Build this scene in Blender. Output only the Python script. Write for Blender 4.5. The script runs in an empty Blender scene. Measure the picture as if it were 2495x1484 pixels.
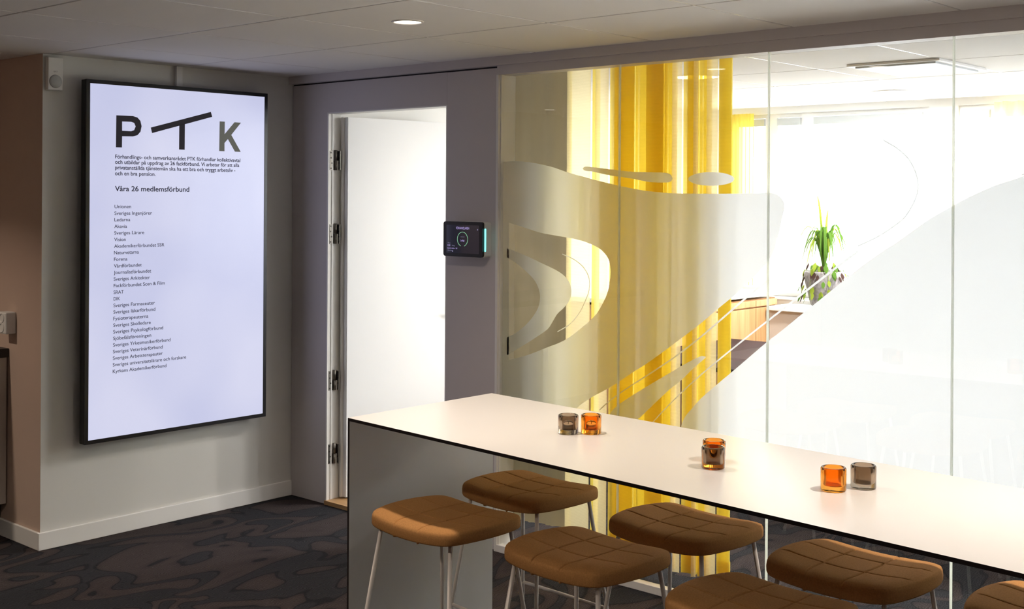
import bpy, bmesh, math, random
from mathutils import Vector, Matrix
from mathutils.geometry import tessellate_polygon
random.seed(7)
SC = bpy.context.scene
COL = SC.collection

# ------------------------------------------------------------------ camera
TH, ROLL = math.radians(41.888), math.radians(0.337)
Fw = Vector((-math.sin(TH), math.cos(TH), 0)); Rt = Vector((math.cos(TH), math.sin(TH), 0)); Up = Vector((0, 0, 1))
cr = Rt*math.cos(ROLL) + Up*math.sin(ROLL); cu = Up*math.cos(ROLL) - Rt*math.sin(ROLL)
cam = bpy.data.cameras.new('camera'); camo = bpy.data.objects.new('camera', cam); COL.objects.link(camo)
m = Matrix((cr, cu, -Fw)).transposed().to_4x4(); m.translation = Vector((5.384, -4.182, 1.653))
camo.matrix_world = m
cam.sensor_fit = 'HORIZONTAL'; cam.sensor_width = 36; cam.lens = 42.674; cam.shift_y = -0.10525
cam.clip_start = 0.05; cam.clip_end = 100
SC.camera = camo

# ------------------------------------------------------------------ world (bright overcast daylight) and exposure
w = bpy.data.worlds.new('daylight'); SC.world = w; w.use_nodes = True
bg = w.node_tree.nodes['Background']; bg.inputs[0].default_value = (0.93, 0.97, 1.0, 1); bg.inputs[1].default_value = 10.0
SC.view_settings.view_transform = 'Standard'; SC.view_settings.look = 'None'
SC.view_settings.exposure = 0.3; SC.view_settings.gamma = 1.0; SC.view_settings.use_curve_mapping = False
LAMP = (1.0, 0.83, 0.67)

# ------------------------------------------------------------------ materials
def mat(name, col=(.8,.8,.8), rough=.5, metal=0., emit=None, estr=0., bump=0., bscale=200., var=0., vscale=3., spec=.5, trans=0., ior=1.45, coat=0.):
    M = bpy.data.materials.new(name); M.use_nodes = True; nt = M.node_tree; b = nt.nodes['Principled BSDF']
    b.inputs['Base Color'].default_value = (*col, 1); b.inputs['Roughness'].default_value = rough
    b.inputs['Metallic'].default_value = metal; b.inputs['Specular IOR Level'].default_value = spec
    b.inputs['Transmission Weight'].default_value = trans; b.inputs['IOR'].default_value = ior
    b.inputs['Coat Weight'].default_value = coat
    if emit: b.inputs['Emission Color'].default_value = (*emit, 1); b.inputs['Emission Strength'].default_value = estr
    tc = nt.nodes.new('ShaderNodeTexCoord')
    if bump:
        n = nt.nodes.new('ShaderNodeTexNoise'); n.inputs['Scale'].default_value = bscale; n.inputs['Detail'].default_value = 3
        nt.links.new(tc.outputs['Object'], n.inputs['Vector'])
        bp = nt.nodes.new('ShaderNodeBump'); bp.inputs['Strength'].default_value = bump; bp.inputs['Distance'].default_value = .002
        nt.links.new(n.outputs['Fac'], bp.inputs['Height']); nt.links.new(bp.outputs[0], b.inputs['Normal'])
    if var:
        n = nt.nodes.new('ShaderNodeTexNoise'); n.inputs['Scale'].default_value = vscale; n.inputs['Detail'].default_value = 5
        nt.links.new(tc.outputs['Object'], n.inputs['Vector'])
        r = nt.nodes.new('ShaderNodeValToRGB'); r.color_ramp.elements[0].position = .3; r.color_ramp.elements[1].position = .7
        r.color_ramp.elements[0].color = (*[c*(1-var) for c in col], 1); r.color_ramp.elements[1].color = (*[min(1, c*(1+var)) for c in col], 1)
        nt.links.new(n.outputs['Fac'], r.inputs[0]); nt.links.new(r.outputs[0], b.inputs['Base Color'])
    return M

def nodes(name):
    M = bpy.data.materials.new(name); M.use_nodes = True; nt = M.node_tree; nt.nodes.clear()
    out = nt.nodes.new('ShaderNodeOutputMaterial'); return M, nt, out

def mix(nt, fac, a, b):
    x = nt.nodes.new('ShaderNodeMixShader'); x.inputs[0].default_value = fac if isinstance(fac, float) else 0
    if not isinstance(fac, float): nt.links.new(fac, x.inputs[0])
    nt.links.new(a.outputs[0], x.inputs[1]); nt.links.new(b.outputs[0], x.inputs[2]); return x

def shader(nt, kind, col, rough=None):
    s = nt.nodes.new('ShaderNodeBsdf'+kind); s.inputs['Color'].default_value = (*col, 1)
    if rough is not None: s.inputs['Roughness'].default_value = rough
    return s

def pane_mat(name, tint):
    M, nt, out = nodes(name)
    t = shader(nt, 'Transparent', tint); g = shader(nt, 'Glossy', (1, 1, 1), 0.0)
    f = nt.nodes.new('ShaderNodeFresnel'); f.inputs[0].default_value = 1.6
    ge = nt.nodes.new('ShaderNodeNewGeometry'); sb = nt.nodes.new('ShaderNodeMath'); sb.operation = 'SUBTRACT'; sb.inputs[0].default_value = 1; nt.links.new(ge.outputs['Backfacing'], sb.inputs[1])
    ml = nt.nodes.new('ShaderNodeMath'); ml.operation = 'MULTIPLY'; nt.links.new(f.outputs[0], ml.inputs[0]); nt.links.new(sb.outputs[0], ml.inputs[1])
    x = mix(nt, ml.outputs[0], t, g); nt.links.new(x.outputs[0], out.inputs[0]); return M

def sheer(name, col, tint, ftrans, ftl, weave=900.):
    """thin cloth: part open weave (transparent), part translucent, part diffuse"""
    M, nt, out = nodes(name)
    t = shader(nt, 'Transparent', tint); l = shader(nt, 'Translucent', col); d = shader(nt, 'Diffuse', col)
    tc = nt.nodes.new('ShaderNodeTexCoord'); wv = nt.nodes.new('ShaderNodeTexWave'); wv.bands_direction = 'Z'
    wv.inputs['Scale'].default_value = 60; wv.inputs['Distortion'].default_value = 2.5; wv.inputs['Detail'].default_value = 2
    nt.links.new(tc.outputs['Object'], wv.inputs[0])
    mr = nt.nodes.new('ShaderNodeMapRange'); mr.inputs[3].default_value = max(0, ftrans*.85); mr.inputs[4].default_value = min(1, ftrans*1.15)
    nt.links.new(wv.outputs['Fac'], mr.inputs[0])
    a = mix(nt, ftl, d, l); x = mix(nt, mr.outputs[0], a, t)
    nt.links.new(x.outputs[0], out.inputs[0]); return M

def film_mat():
    M, nt, out = nodes('frosted_film')
    l = shader(nt, 'Translucent', (.575, .59, .61)); d = shader(nt, 'Diffuse', (.50, .52, .53))
    a = mix(nt, .86, d, l); nt.links.new(a.outputs[0], out.inputs[0]); return M

def carpet_mat():
    M = bpy.data.materials.new('carpet'); M.use_nodes = True; nt = M.node_tree; b = nt.nodes['Principled BSDF']
    b.inputs['Roughness'].default_value = .95; b.inputs['Specular IOR Level'].default_value = .1
    L = nt.links.new; N = nt.nodes.new
    tc = N('ShaderNodeTexCoord')
    mp = N('ShaderNodeMapping'); mp.inputs['Scale'].default_value = (1.5, .8, 1); mp.inputs['Rotation'].default_value = (0, 0, .5)
    L(tc.outputs['Object'], mp.inputs[0])
    n = N('ShaderNodeTexNoise'); n.inputs['Scale'].default_value = 2.3; n.inputs['Detail'].default_value = .6; n.inputs['Distortion'].default_value = 1.0
    L(mp.outputs[0], n.inputs['Vector'])
    mul = N('ShaderNodeMath'); mul.operation = 'MULTIPLY'; mul.inputs[1].default_value = 22.; L(n.outputs['Fac'], mul.inputs[0])
    sn = N('ShaderNodeMath'); sn.operation = 'SINE'; L(mul.outputs[0], sn.inputs[0])
    r = N('ShaderNodeValToRGB'); cr_ = r.color_ramp; cr_.interpolation = 'EASE'
    cr_.elements[0].position = .0; cr_.elements[0].color = (.026, .027, .031, 1)
    cr_.elements[1].position = .30; cr_.elements[1].color = (.028, .028, .032, 1)
    for p, c in ((.40, (.017, .017, .020, 1)), (.50, (.017, .0165, .019, 1)), (.60, (.042, .034, .035, 1)), (1., (.050, .040, .040, 1))):
        e = cr_.elements.new(p); e.color = c
    half = N('ShaderNodeMapRange'); half.inputs[1].default_value = -1; half.inputs[2].default_value = 1; L(sn.outputs[0], half.inputs[0]); L(half.outputs[0], r.inputs[0])
    fine = N('ShaderNodeTexNoise'); fine.inputs['Scale'].default_value = 260; fine.inputs['Detail'].default_value = 2; L(tc.outputs['Object'], fine.inputs['Vector'])
    wv = N('ShaderNodeTexWave'); wv.inputs['Scale'].default_value = 32; wv.inputs['Distortion'].default_value = 14; wv.inputs['Detail Scale'].default_value = .6; L(tc.outputs['Object'], wv.inputs[0])
    mx = N('ShaderNodeMixRGB'); mx.blend_type = 'MULTIPLY'; mx.inputs[0].default_value = .55; L(r.outputs[0], mx.inputs[1])
    g = N('ShaderNodeMath'); g.operation = 'ADD'; L(fine.outputs['Fac'], g.inputs[0]); L(wv.outputs['Fac'], g.inputs[1])
    cmb = N('ShaderNodeCombineXYZ')
    for k in range(3): L(g.outputs[0], cmb.inputs[k])
    L(cmb.outputs[0], mx.inputs[2]); L(mx.outputs[0], b.inputs['Base Color'])
    bp = N('ShaderNodeBump'); bp.inputs['Strength'].default_value = .6; bp.inputs['Distance'].default_value = .004
    L(g.outputs[0], bp.inputs['Height']); L(bp.outputs[0], b.inputs['Normal'])
    return M

def wood_mat(name, c1, c2, axis='Z'):
    M = bpy.data.materials.new(name); M.use_nodes = True; nt = M.node_tree; b = nt.nodes['Principled BSDF']; L = nt.links.new; N = nt.nodes.new
    tc = N('ShaderNodeTexCoord'); mp = N('ShaderNodeMapping'); s = [14, 14, 14]; s['XYZ'.index(axis)] = .9; mp.inputs['Scale'].default_value = s
    L(tc.outputs['Object'], mp.inputs[0]); n = N('ShaderNodeTexNoise'); n.inputs['Scale'].default_value = 2.2; n.inputs['Detail'].default_value = 6; n.inputs['Distortion'].default_value = .7
    L(mp.outputs[0], n.inputs['Vector']); r = N('ShaderNodeValToRGB'); r.color_ramp.elements[0].position = .3; r.color_ramp.elements[1].position = .72
    r.color_ramp.elements[0].color = (*c1, 1); r.color_ramp.elements[1].color = (*c2, 1); L(n.outputs['Fac'], r.inputs[0]); L(r.outputs[0], b.inputs['Base Color'])
    b.inputs['Roughness'].default_value = .42; return M

MT = dict(
    wall=mat('painted_wall', (.66, .65, .62), .85, bump=.15, bscale=350),
    wall_warm=mat('painted_wall_warm_glow', (.58, .44, .36), .85, bump=.15, bscale=350),  # warm lamp glow is put into this wall colour
    room_wall=mat('meeting_room_wall', (.88, .875, .86), .8),
    base=mat('baseboard_paint', (.80, .79, .77), .45),
    panel=mat('grey_laminate', (.60, .56, .56), .55, bump=.08, bscale=500),
    frame=mat('white_frame', (.80, .79, .77), .4),
    dlv=mat('door_leaf', (.88, .89, .905), .4),
    tile=mat('ceiling_tile', (.79, .775, .76), .9, bump=.3, bscale=600),
    tbar=mat('ceiling_grid', (.85, .84, .85), .22, spec=.8),
    carpet=carpet_mat(),
    black=mat('black_plastic', (.008, .008, .009), .35),
    bezel=mat('screen_bezel', (.010, .010, .012), .3),
    lamtop=mat('white_laminate', (.72, .705, .69), .30, spec=.45),
    core=mat('dark_core_edge', (.018, .012, .012), .5),
    seat=mat('brown_wool', (.52, .262, .096), .95, bump=.55, bscale=900, spec=.12, var=.12, vscale=240),
    leg=mat('beige_lacquer', (.80, .75, .71), .35),
    glide=mat('glide_plastic', (.2, .19, .18), .5),
    steel=mat('hinge_steel', (.20, .185, .165), .45, metal=1.),
    screw=mat('screw_dark', (.06, .055, .05), .5, metal=.6),
    oak=wood_mat('oak_threshold', (.34, .19, .08), (.48, .29, .13), 'X'),
    cabwood=wood_mat('cabinet_wood', (.50, .27, .11), (.68, .41, .20), 'Z'),
    ink=mat('screen_ink', (.01, .01, .015), .6, emit=(.014, .012, .014), estr=1., spec=.1),
    inkgrey=mat('screen_ink_grey', (.02, .02, .02), .6, emit=(.085, .085, .074), estr=1., spec=.1),
    inktext=mat('screen_ink_text', (.01, .01, .015), .6, emit=(.022, .020, .036), estr=1., spec=.1),
    white=mat('white_plastic', (.76, .75, .73), .45),
    dome=mat('sensor_dome', (.45, .46, .46), .25),
    greytext=mat('grey_print', (.25, .25, .25), .6),
    counter=mat('counter_front', (.52, .47, .42), .5),
    worktop=mat('dark_worktop', (.02, .018, .018), .4),
    pane=pane_mat('clear_pane', (.985, .99, .985)),
    edge=sheer('pane_edge', (.93, .95, .90), (.9, .95, .9), .15, .85),
    film=film_mat(),
    yellow=sheer('yellow_sheer', (.84, .67, .13), (.94, .83, .32), .25, .66),
    wsheer=sheer('white_sheer', (.93, .82, .50), (.98, .92, .70), .36, .62),
    cream=sheer('beige_mesh', (.50, .43, .28), (.80, .74, .60), .03, .11),
    orange=mat('orange_glass', (1.0, .42, .06), .02, trans=1., ior=1.28),
    smoke=mat('smoke_glass', (.42, .335, .25), .02, trans=1., ior=1.28),
    wax=mat('candle_wax', (.80, .72, .62), .5), tin=mat('tealight_tin', (.6, .58, .55), .3, metal=.9),
    tabscreen=mat('tablet_display', (.006, .006, .010), .08, emit=(.010, .010, .017), estr=1.),
    tabtext=mat('tablet_text', (.05, .05, .08), .5, emit=(.38, .30, .62), estr=1.),
    tabdim=mat('tablet_text_dim', (.05, .05, .08), .5, emit=(.16, .15, .24), estr=1.),
    tabgreen=mat('tablet_ring', (.05, .1, .08), .5, emit=(.22, .50, .30), estr=1.),
    cyan=mat('status_light', (.1, .6, .6), .5, emit=(.22, 1., .95), estr=1.3),
    lamp=mat('lamp_disc', (.9, .9, .9), .5, emit=(1., .90, .76), estr=9.),
    ring=mat('lamp_ring', (.75, .72, .69), .4),
    tdark=mat('dark_table_top', (.030, .015, .016), .7, spec=.08, var=.25, vscale=9),
    stone=mat('pot_stone', (.22, .205, .21), .9, bump=.8, bscale=60, var=.35, vscale=45),
    soil=mat('soil', (.05, .035, .025), .95),
    leafg=sheer('leaf_green', (.085, .17, .03), (.3, .5, .1), .02, .4), leafy=sheer('leaf_yellow_green', (.24, .31, .04), (.5, .6, .1), .02, .5), leafp=sheer('leaf_plum', (.06, .035, .03), (.2, .1, .1), .02, .3),
    stem=mat('plant_stem', (.14, .18, .05), .6),
    winframe=mat('window_white', (.9, .9, .9), .4), blind=mat('blind_cassette', (.55, .58, .60), .5),
    bench=mat('bench_beige', (.62, .55, .50), .6), chrome=mat('chrome', (.7, .7, .7), .2, metal=1.),
)
# display surface: a backlit panel, slightly uneven as such panels are
def display_mat():
    M = bpy.data.materials.new('display_light'); M.use_nodes = True; nt = M.node_tree; b = nt.nodes['Principled BSDF']; L = nt.links.new; N = nt.nodes.new
    b.inputs['Base Color'].default_value = (.02, .02, .02, 1); b.inputs['Roughness'].default_value = .3
    tc = N('ShaderNodeTexCoord'); n = N('ShaderNodeTexNoise'); n.inputs['Scale'].default_value = 1.7; n.inputs['Detail'].default_value = 1
    L(tc.outputs['Object'], n.inputs['Vector']); r = N('ShaderNodeValToRGB'); r.color_ramp.elements[0].position = .35; r.color_ramp.elements[1].position = .65
    r.color_ramp.elements[0].color = (.54, .56, .775, 1); r.color_ramp.elements[1].color = (.64, .65, .835, 1)
    L(n.outputs['Fac'], r.inputs[0]); L(r.outputs[0], b.inputs['Emission Color']); b.inputs['Emission Strength'].default_value = .82; return M
MT['display'] = display_mat()

# ------------------------------------------------------------------ helpers
def tag(o, label=None, cat=None, group=None, kind=None):
    if label: o['label'] = label
    if cat: o['category'] = cat
    if group: o['group'] = group
    if kind: o['kind'] = kind
    return o
def empty(name, loc=(0, 0, 0), rz=0, **k):
    o = bpy.data.objects.new(name, None); COL.objects.link(o); o.location = loc; o.rotation_euler = (0, 0, rz); o.empty_display_size = .1; return tag(o, **k)
def link(name, me, mats, parent=None, smooth=False, **k):
    for mm in (mats if isinstance(mats, (list, tuple)) else [mats]): me.materials.append(MT[mm] if isinstance(mm, str) else mm)
    o = bpy.data.objects.new(name, me); COL.objects.link(o)
    if parent: o.parent = parent
    if smooth:
        for p in me.polygons: p.use_smooth = True
    return tag(o, **k)
def obj(name, bm, mats, parent=None, smooth=False, **k):
    me = bpy.data.meshes.new(name); bm.normal_update(); bm.to_mesh(me); bm.free(); return link(name, me, mats, parent, smooth, **k)
def addbox(bm, x0, x1, y0, y1, z0, z1, mi=0):
    v = [bm.verts.new(p) for p in ((x0,y0,z0),(x1,y0,z0),(x1,y1,z0),(x0,y1,z0),(x0,y0,z1),(x1,y0,z1),(x1,y1,z1),(x0,y1,z1))]
    for f in ((3,2,1,0),(4,5,6,7),(0,1,5,4),(1,2,6,5),(2,3,7,6),(3,0,4,7)):
        bm.faces.new([v[i] for i in f]).material_index = mi
    return v
def box(name, x0, x1, y0, y1, z0, z1, mats, parent=None, bevel=0., **k):
    bm = bmesh.new(); addbox(bm, x0, x1, y0, y1, z0, z1)
    if bevel: bmesh.ops.bevel(bm, geom=bm.edges[:], offset=bevel, segments=2, affect='EDGES', profile=.5)
    return obj(name, bm, mats, parent, **k)
def tube(bm, pts, r, n=10, closed=False):
    pts = [Vector(p) for p in pts]; rings = []
    for i, p in enumerate(pts):
        a = pts[i-1] if i else pts[i]; b = pts[i+1] if i < len(pts)-1 else pts[i]
        if closed: a = pts[i-1]; b = pts[(i+1) % len(pts)]
        t = (b-a).normalized(); s = t.cross(Vector((0, 0, 1)))
        if s.length < .05: s = t.cross(Vector((0, 1, 0)))
        s.normalize(); q = t.cross(s); rr = r[i] if isinstance(r, (list, tuple)) else r
        rings.append([bm.verts.new(p + (s*math.cos(2*math.pi*k/n) + q*math.sin(2*math.pi*k/n))*rr) for k in range(n)])
    m_ = len(rings)
    for i in range(m_ if closed else m_-1):
        A, B = rings[i], rings[(i+1) % m_]
        for k in range(n): bm.faces.new((A[k], A[(k+1) % n], B[(k+1) % n], B[k]))
    if not closed: bm.faces.new(rings[0][::-1]); bm.faces.new(rings[-1])
def lathe(bm, prof, n=40, cx=0, cy=0, closed=True):
    rings = []
    for r, z in prof: rings.append([bm.verts.new((cx+r*math.cos(2*math.pi*k/n), cy+r*math.sin(2*math.pi*k/n), z)) for k in range(n)] if r > 1e-6 else [bm.verts.new((cx, cy, z))])
    for A, B in zip(rings[:-1], rings[1:]):
        for k in range(n):
            f = [A[k % len(A)], A[(k+1) % len(A)], B[(k+1) % len(B)], B[k % len(B)]]
            u = []
            for v in f:
                if v not in u: u.append(v)
            if len(u) > 2: bm.faces.new(u)
def catmull(pts, closed=True, sub=5):
    n = len(pts); out = []
    def corner(i):
        if not closed and i in (0, n-1): return True
        a, b, c = Vector(pts[i-1]), Vector(pts[i]), Vector(pts[(i+1) % n]); u, v = b-a, c-b
        return u.length < 1e-6 or v.length < 1e-6 or u.angle(v) > math.radians(48)
    cor = [corner(i) for i in range(n)]
    for i in range(n if closed else n-1):
        p1, p2 = Vector(pts[i]), Vector(pts[(i+1) % n])
        p0 = p1*2-p2 if cor[i] else Vector(pts[i-1]); p3 = p2*2-p1 if cor[(i+1) % n] else Vector(pts[(i+2) % n])
        for k in range(sub):
            t = k/sub; out.append(tuple(.5*((2*p1)+(p2-p0)*t+(2*p0-5*p1+4*p2-p3)*t*t+(3*p1-p0-3*p2+p3)*t**3)))
    if not closed: out.append(tuple(pts[-1]))
    return out
def flat(bm, outer, holes=(), f=lambda a, b: (a, b, 0)):
    loops = [[Vector((a, b, 0)) for a, b in L] for L in [outer, *holes]]
    verts = [bm.verts.new(f(v.x, v.y)) for L in loops for v in L]
    for t in tessellate_polygon(loops):
        try: bm.faces.new([verts[i] for i in t])
        except ValueError: pass
def text_mesh(s, width, size, wide=True):
    c = bpy.data.curves.new('t', 'FONT'); c.body = s; c.size = size; c.fill_mode = 'FRONT'
    o = bpy.data.objects.new('t', c); COL.objects.link(o); bpy.context.view_layer.update()
    me = bpy.data.meshes.new_from_object(o.evaluated_get(bpy.context.evaluated_depsgraph_get()))
    bpy.data.objects.remove(o); bpy.data.curves.remove(c)
    xs = [v.co.x for v in me.vertices]; x0, x1 = min(xs), max(xs)
    k = width/(x1-x0) if width else 1
    for v in me.vertices: v.co.x = (v.co.x-x0)*k
    return me
def copy_tree(o, parent=None):
    c = o.copy(); COL.objects.link(c); c.parent = parent
    for ch in o.children: copy_tree(ch, c)
    return c

FILM_BODYA=[(1.565, 1.816), (1.657, 1.817), (1.758, 1.808), (1.868, 1.788), (1.958, 1.763), (2.045, 1.744), (2.136, 1.724), (2.25, 1.702), (2.356, 1.685), (2.441, 1.676), (2.523, 1.671), (2.644, 1.67), (2.76, 1.67), (2.892, 1.672), (2.97, 1.674), (3.014, 1.663), (3.039, 1.631), (3.03, 1.576), (3.008, 1.491), (2.974, 1.415), (2.896, 1.334), (2.818, 1.265), (2.75, 1.213), (2.657, 1.139), (2.523, 1.042), (2.397, 0.955), (2.321, 0.908), (2.243, 0.857), (2.177, 0.818), (2.118, 0.787), (2.071, 0.758), (2.006, 0.709), (1.948, 0.628), (1.925, 0.515), (1.915, 0.47), (1.572, 0.47), (1.572, 1.816)]
FILM_HOLEH=[(1.608, 1.532), (1.687, 1.516), (1.792, 1.492), (1.889, 1.48), (1.963, 1.472), (2.036, 1.462), (2.093, 1.447), (2.145, 1.427), (2.184, 1.393), (2.2, 1.348), (2.198, 1.298), (2.185, 1.242), (2.161, 1.194), (2.129, 1.149), (2.093, 1.115), (2.038, 1.074), (1.966, 1.025), (1.905, 0.996), (1.859, 0.979), (1.727, 0.928), (1.613, 0.895)]
FILM_ISLAND=[(1.596, 1.413), (1.638, 1.403), (1.724, 1.38), (1.808, 1.353), (1.902, 1.322), (1.95, 1.296), (1.976, 1.267), (1.984, 1.236), (1.975, 1.197), (1.944, 1.161), (1.904, 1.129), (1.875, 1.09), (1.844, 1.054), (1.764, 1.005), (1.692, 0.965), (1.6, 0.915), (1.6, 0.999), (1.656, 1.024), (1.718, 1.067), (1.768, 1.117), (1.795, 1.162), (1.799, 1.215), (1.774, 1.265), (1.724, 1.306), (1.653, 1.347), (1.597, 1.371)]
FILM_S1=[(2.042, 1.779), (2.058, 1.787), (2.097, 1.785), (2.188, 1.775), (2.306, 1.763), (2.413, 1.759), (2.477, 1.757), (2.508, 1.75), (2.521, 1.732), (2.508, 1.719), (2.478, 1.716), (2.4, 1.719), (2.306, 1.734), (2.188, 1.749), (2.098, 1.765), (2.059, 1.769)]
FILM_S2=[(2.815, 1.729), (2.812, 1.735), (2.805, 1.741), (2.792, 1.746), (2.775, 1.751), (2.755, 1.754), (2.732, 1.756), (2.708, 1.757), (2.683, 1.757), (2.66, 1.755), (2.639, 1.752), (2.622, 1.747), (2.608, 1.742), (2.6, 1.736), (2.597, 1.73), (2.6, 1.724), (2.609, 1.718), (2.622, 1.713), (2.64, 1.708), (2.661, 1.705), (2.684, 1.703), (2.708, 1.702), (2.732, 1.703), (2.755, 1.705), (2.775, 1.708), (2.792, 1.712), (2.805, 1.717), (2.812, 1.723)]
FILM_BODYB=[(5.85, 2.0), (5.2, 1.96), (4.6, 1.88), (3.986, 1.752), (3.94, 1.734), (3.91, 1.723), (3.835, 1.698), (3.752, 1.66), (3.688, 1.625), (3.6, 1.573), (3.489, 1.494), (3.449, 1.469), (3.36, 1.406), (3.275, 1.338), (3.178, 1.26), (3.117, 1.212), (3.015, 1.129), (2.965, 1.091), (2.824, 0.972), (2.765, 0.923), (2.704, 0.872), (2.659, 0.832), (2.624, 0.794), (2.592, 0.758), (2.574, 0.725), (2.567, 0.692), (2.571, 0.625), (2.596, 0.561), (2.656, 0.47), (5.85, 0.47)]
FILM_SLIVER=[(2.686, 1.009), (2.658, 1.007), (2.567, 0.959), (2.524, 0.933), (2.398, 0.858), (2.326, 0.814), (2.252, 0.765), (2.211, 0.728), (2.185, 0.677), (2.167, 0.586), (2.234, 0.542), (2.344, 0.704), (2.361, 0.721), (2.399, 0.756), (2.478, 0.828), (2.521, 0.865), (2.567, 0.9), (2.623, 0.952), (2.682, 1.002)]
FILM_L1=[(2.975, 1.336), (2.92, 1.2963), (2.864, 1.2528), (2.809, 1.2073), (2.753, 1.1613), (2.698, 1.1161), (2.643, 1.0724), (2.587, 1.0308), (2.532, 0.9915), (2.476, 0.9542), (2.421, 0.9187), (2.366, 0.884), (2.31, 0.8491), (2.255, 0.8124), (2.199, 0.7723), (2.144, 0.7267)]
FILM_L2=[(3.343, 1.4591), (3.278, 1.4107), (3.212, 1.3613), (3.147, 1.3115), (3.082, 1.2614), (3.017, 1.2114), (2.951, 1.1612), (2.886, 1.1109), (2.821, 1.0601), (2.756, 1.0084), (2.69, 0.9552), (2.625, 0.8999), (2.56, 0.8414), (2.495, 0.779), (2.429, 0.7114), (2.364, 0.6373)]
FILM_L3=[(3.437, 1.869), (3.499, 1.831), (3.544, 1.785), (3.57, 1.721), (3.565, 1.662), (3.527, 1.593), (3.484, 1.556), (3.417, 1.513), (3.343, 1.478)]
FILM_L4=[(1.93, 1.398), (1.997, 1.377), (2.055, 1.341), (2.085, 1.292), (2.083, 1.242), (2.056, 1.184), (2.024, 1.135), (1.973, 1.086), (1.905, 1.049)]
LOGO_P_OUT=[(-1.1197, 2.0322), (-1.0314, 2.0333), (-1.0067, 2.0274), (-0.9908, 2.0121), (-0.9839, 1.9862), (-0.9896, 1.9596), (-1.0061, 1.9416), (-1.0307, 1.9345), (-1.0883, 1.933), (-1.0889, 1.8791), (-1.1209, 1.8788)]
LOGO_P_IN=[(-1.0888, 2.0039), (-1.0401, 2.0048), (-1.0244, 2.0003), (-1.0163, 1.9834), (-1.0242, 1.9653), (-1.0398, 1.959), (-1.0885, 1.9593)]
LOGO_T_BAR=[(-0.5884, 2.0782), (-0.5802, 2.0532), (-0.9263, 1.9551), (-0.9338, 1.982)]
LOGO_T_STEM=[(-0.7734, 2.0044), (-0.741, 2.0122), (-0.7415, 1.8793), (-0.774, 1.8795)]
LOGO_K=[(-0.5349, 2.0321), (-0.5036, 2.0324), (-0.5041, 1.9681), (-0.4437, 2.0324), (-0.4033, 2.0322), (-0.4633, 1.9655), (-0.4038, 1.8791), (-0.44, 1.8792), (-0.4841, 1.9431), (-0.5048, 1.9222), (-0.5045, 1.8793), (-0.5369, 1.8796)]
TEXT_BOLD=[('Förhandlings- och samverkansrådet PTK förhandlar kollektivavtal', -1.1243, 1.8256, 0.7171), ('och utbildar på uppdrag av 26 fackförbund. Vi arbetar för att alla', -1.1245, 1.7998, 0.7111), ('privatanställda tjänstemän ska ha ett bra och tryggt arbetsliv -', -1.1244, 1.7731, 0.6868), ('och en bra pension.', -1.1248, 1.7451, 0.2183), ('Våra 26 medlemsförbund', -1.1243, 1.6682, 0.4096)]
TEXT_ROWS=[
('Unionen', -1.126, 1.5866, 0.0872),
('Sveriges Ingenjörer', -1.1262, 1.555, 0.2017),
('Ledarna', -1.1263, 1.5235, 0.0835),
('Akavia', -1.1265, 1.4919, 0.0664),
('Sveriges Lärare', -1.1267, 1.4603, 0.1599),
('Vision', -1.1269, 1.4288, 0.0606),
('Akademikerförbundet SSR', -1.1271, 1.3972, 0.2723),
('Naturvetarna', -1.1273, 1.3657, 0.1321),
('Forena', -1.1274, 1.3341, 0.0705),
('Vårdförbundet', -1.1276, 1.3025, 0.1484),
('Journalistförbundet', -1.1278, 1.271, 0.2007),
('Sveriges Arkitekter', -1.128, 1.2394, 0.1943),
('Fackförbundet Scen & Film', -1.1282, 1.2078, 0.277),
('SRAT', -1.1284, 1.1763, 0.0528),
('DIK', -1.1285, 1.1447, 0.0335),
('Sveriges Farmaceuter', -1.1287, 1.1131, 0.2231),
('Sveriges läkarförbund', -1.1289, 1.0816, 0.2258),
('Fysioterapeuterna', -1.1291, 1.05, 0.1876),
('Sveriges Skolledare', -1.1293, 1.0184, 0.2016),
('Sveriges Psykologförbund', -1.1295, 0.9869, 0.2706),
('Sjöbefälsföreningen', -1.1297, 0.9553, 0.2047),
('Sveriges Yrkesmusikerförbund', -1.1298, 0.9238, 0.3131),
('Sveriges Veterinärförbund', -1.13, 0.8922, 0.2694),
('Sveriges Arbetsterapeuter', -1.1302, 0.8606, 0.2699),
('Sveriges universitetslärare och forskare', -1.1304, 0.8291, 0.4038),
('Kyrkans Akademikerförbund', -1.1306, 0.7975, 0.2915)]

CZ = 2.306
# ------------------------------------------------------------------ shell
box('floor', -1.1, 8, -8, 3.75, -.05, 0, 'carpet', kind='structure')
wa = box('wall_left', -.97, 0, -1.445, .12, 0, CZ-.001, 'wall', kind='structure', label='light grey wall carrying the large information screen')
for p in wa.data.polygons:
    pass
wa.data.materials.append(MT['wall_warm'])
for p in wa.data.polygons:
    if p.normal.y < -.5: p.material_index = 1
box('wall_kitchen', -1.1, -.97, -8, .12, 0, CZ+.017, 'wall_warm', kind='structure')
box('wall_rear', -1.1, 8, -8.1, -8, 0, CZ+.017, 'wall', kind='structure')
box('wall_right', 8, 8.1, -8, 3.75, 0, CZ+.017, 'wall', kind='structure')
box('wall_meeting_left', .1, .28, .086, 3.75, 0, CZ+.017, 'room_wall', kind='structure')
box('wall_partition_end', 5.9, 8, 0, .09, 0, CZ-.001, 'wall', kind='structure')
box('baseboard_left', 0, .014, -1.459, -.0, 0, .082, 'base', bevel=.003, kind='structure')
box('baseboard_kitchen', -.97, .0, -1.459, -1.445, 0, .082, 'base', bevel=.003, kind='structure')
box('trim_1', .0, 8, -.028, .09, 2.264, CZ+.005, 'panel', kind='structure')           # upper fascia over door panel and glass
box('trim_2', 1.548, 5.9, -.014, .07, 2.221, 2.264, 'panel', kind='structure')           # header the panes stand under

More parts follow.
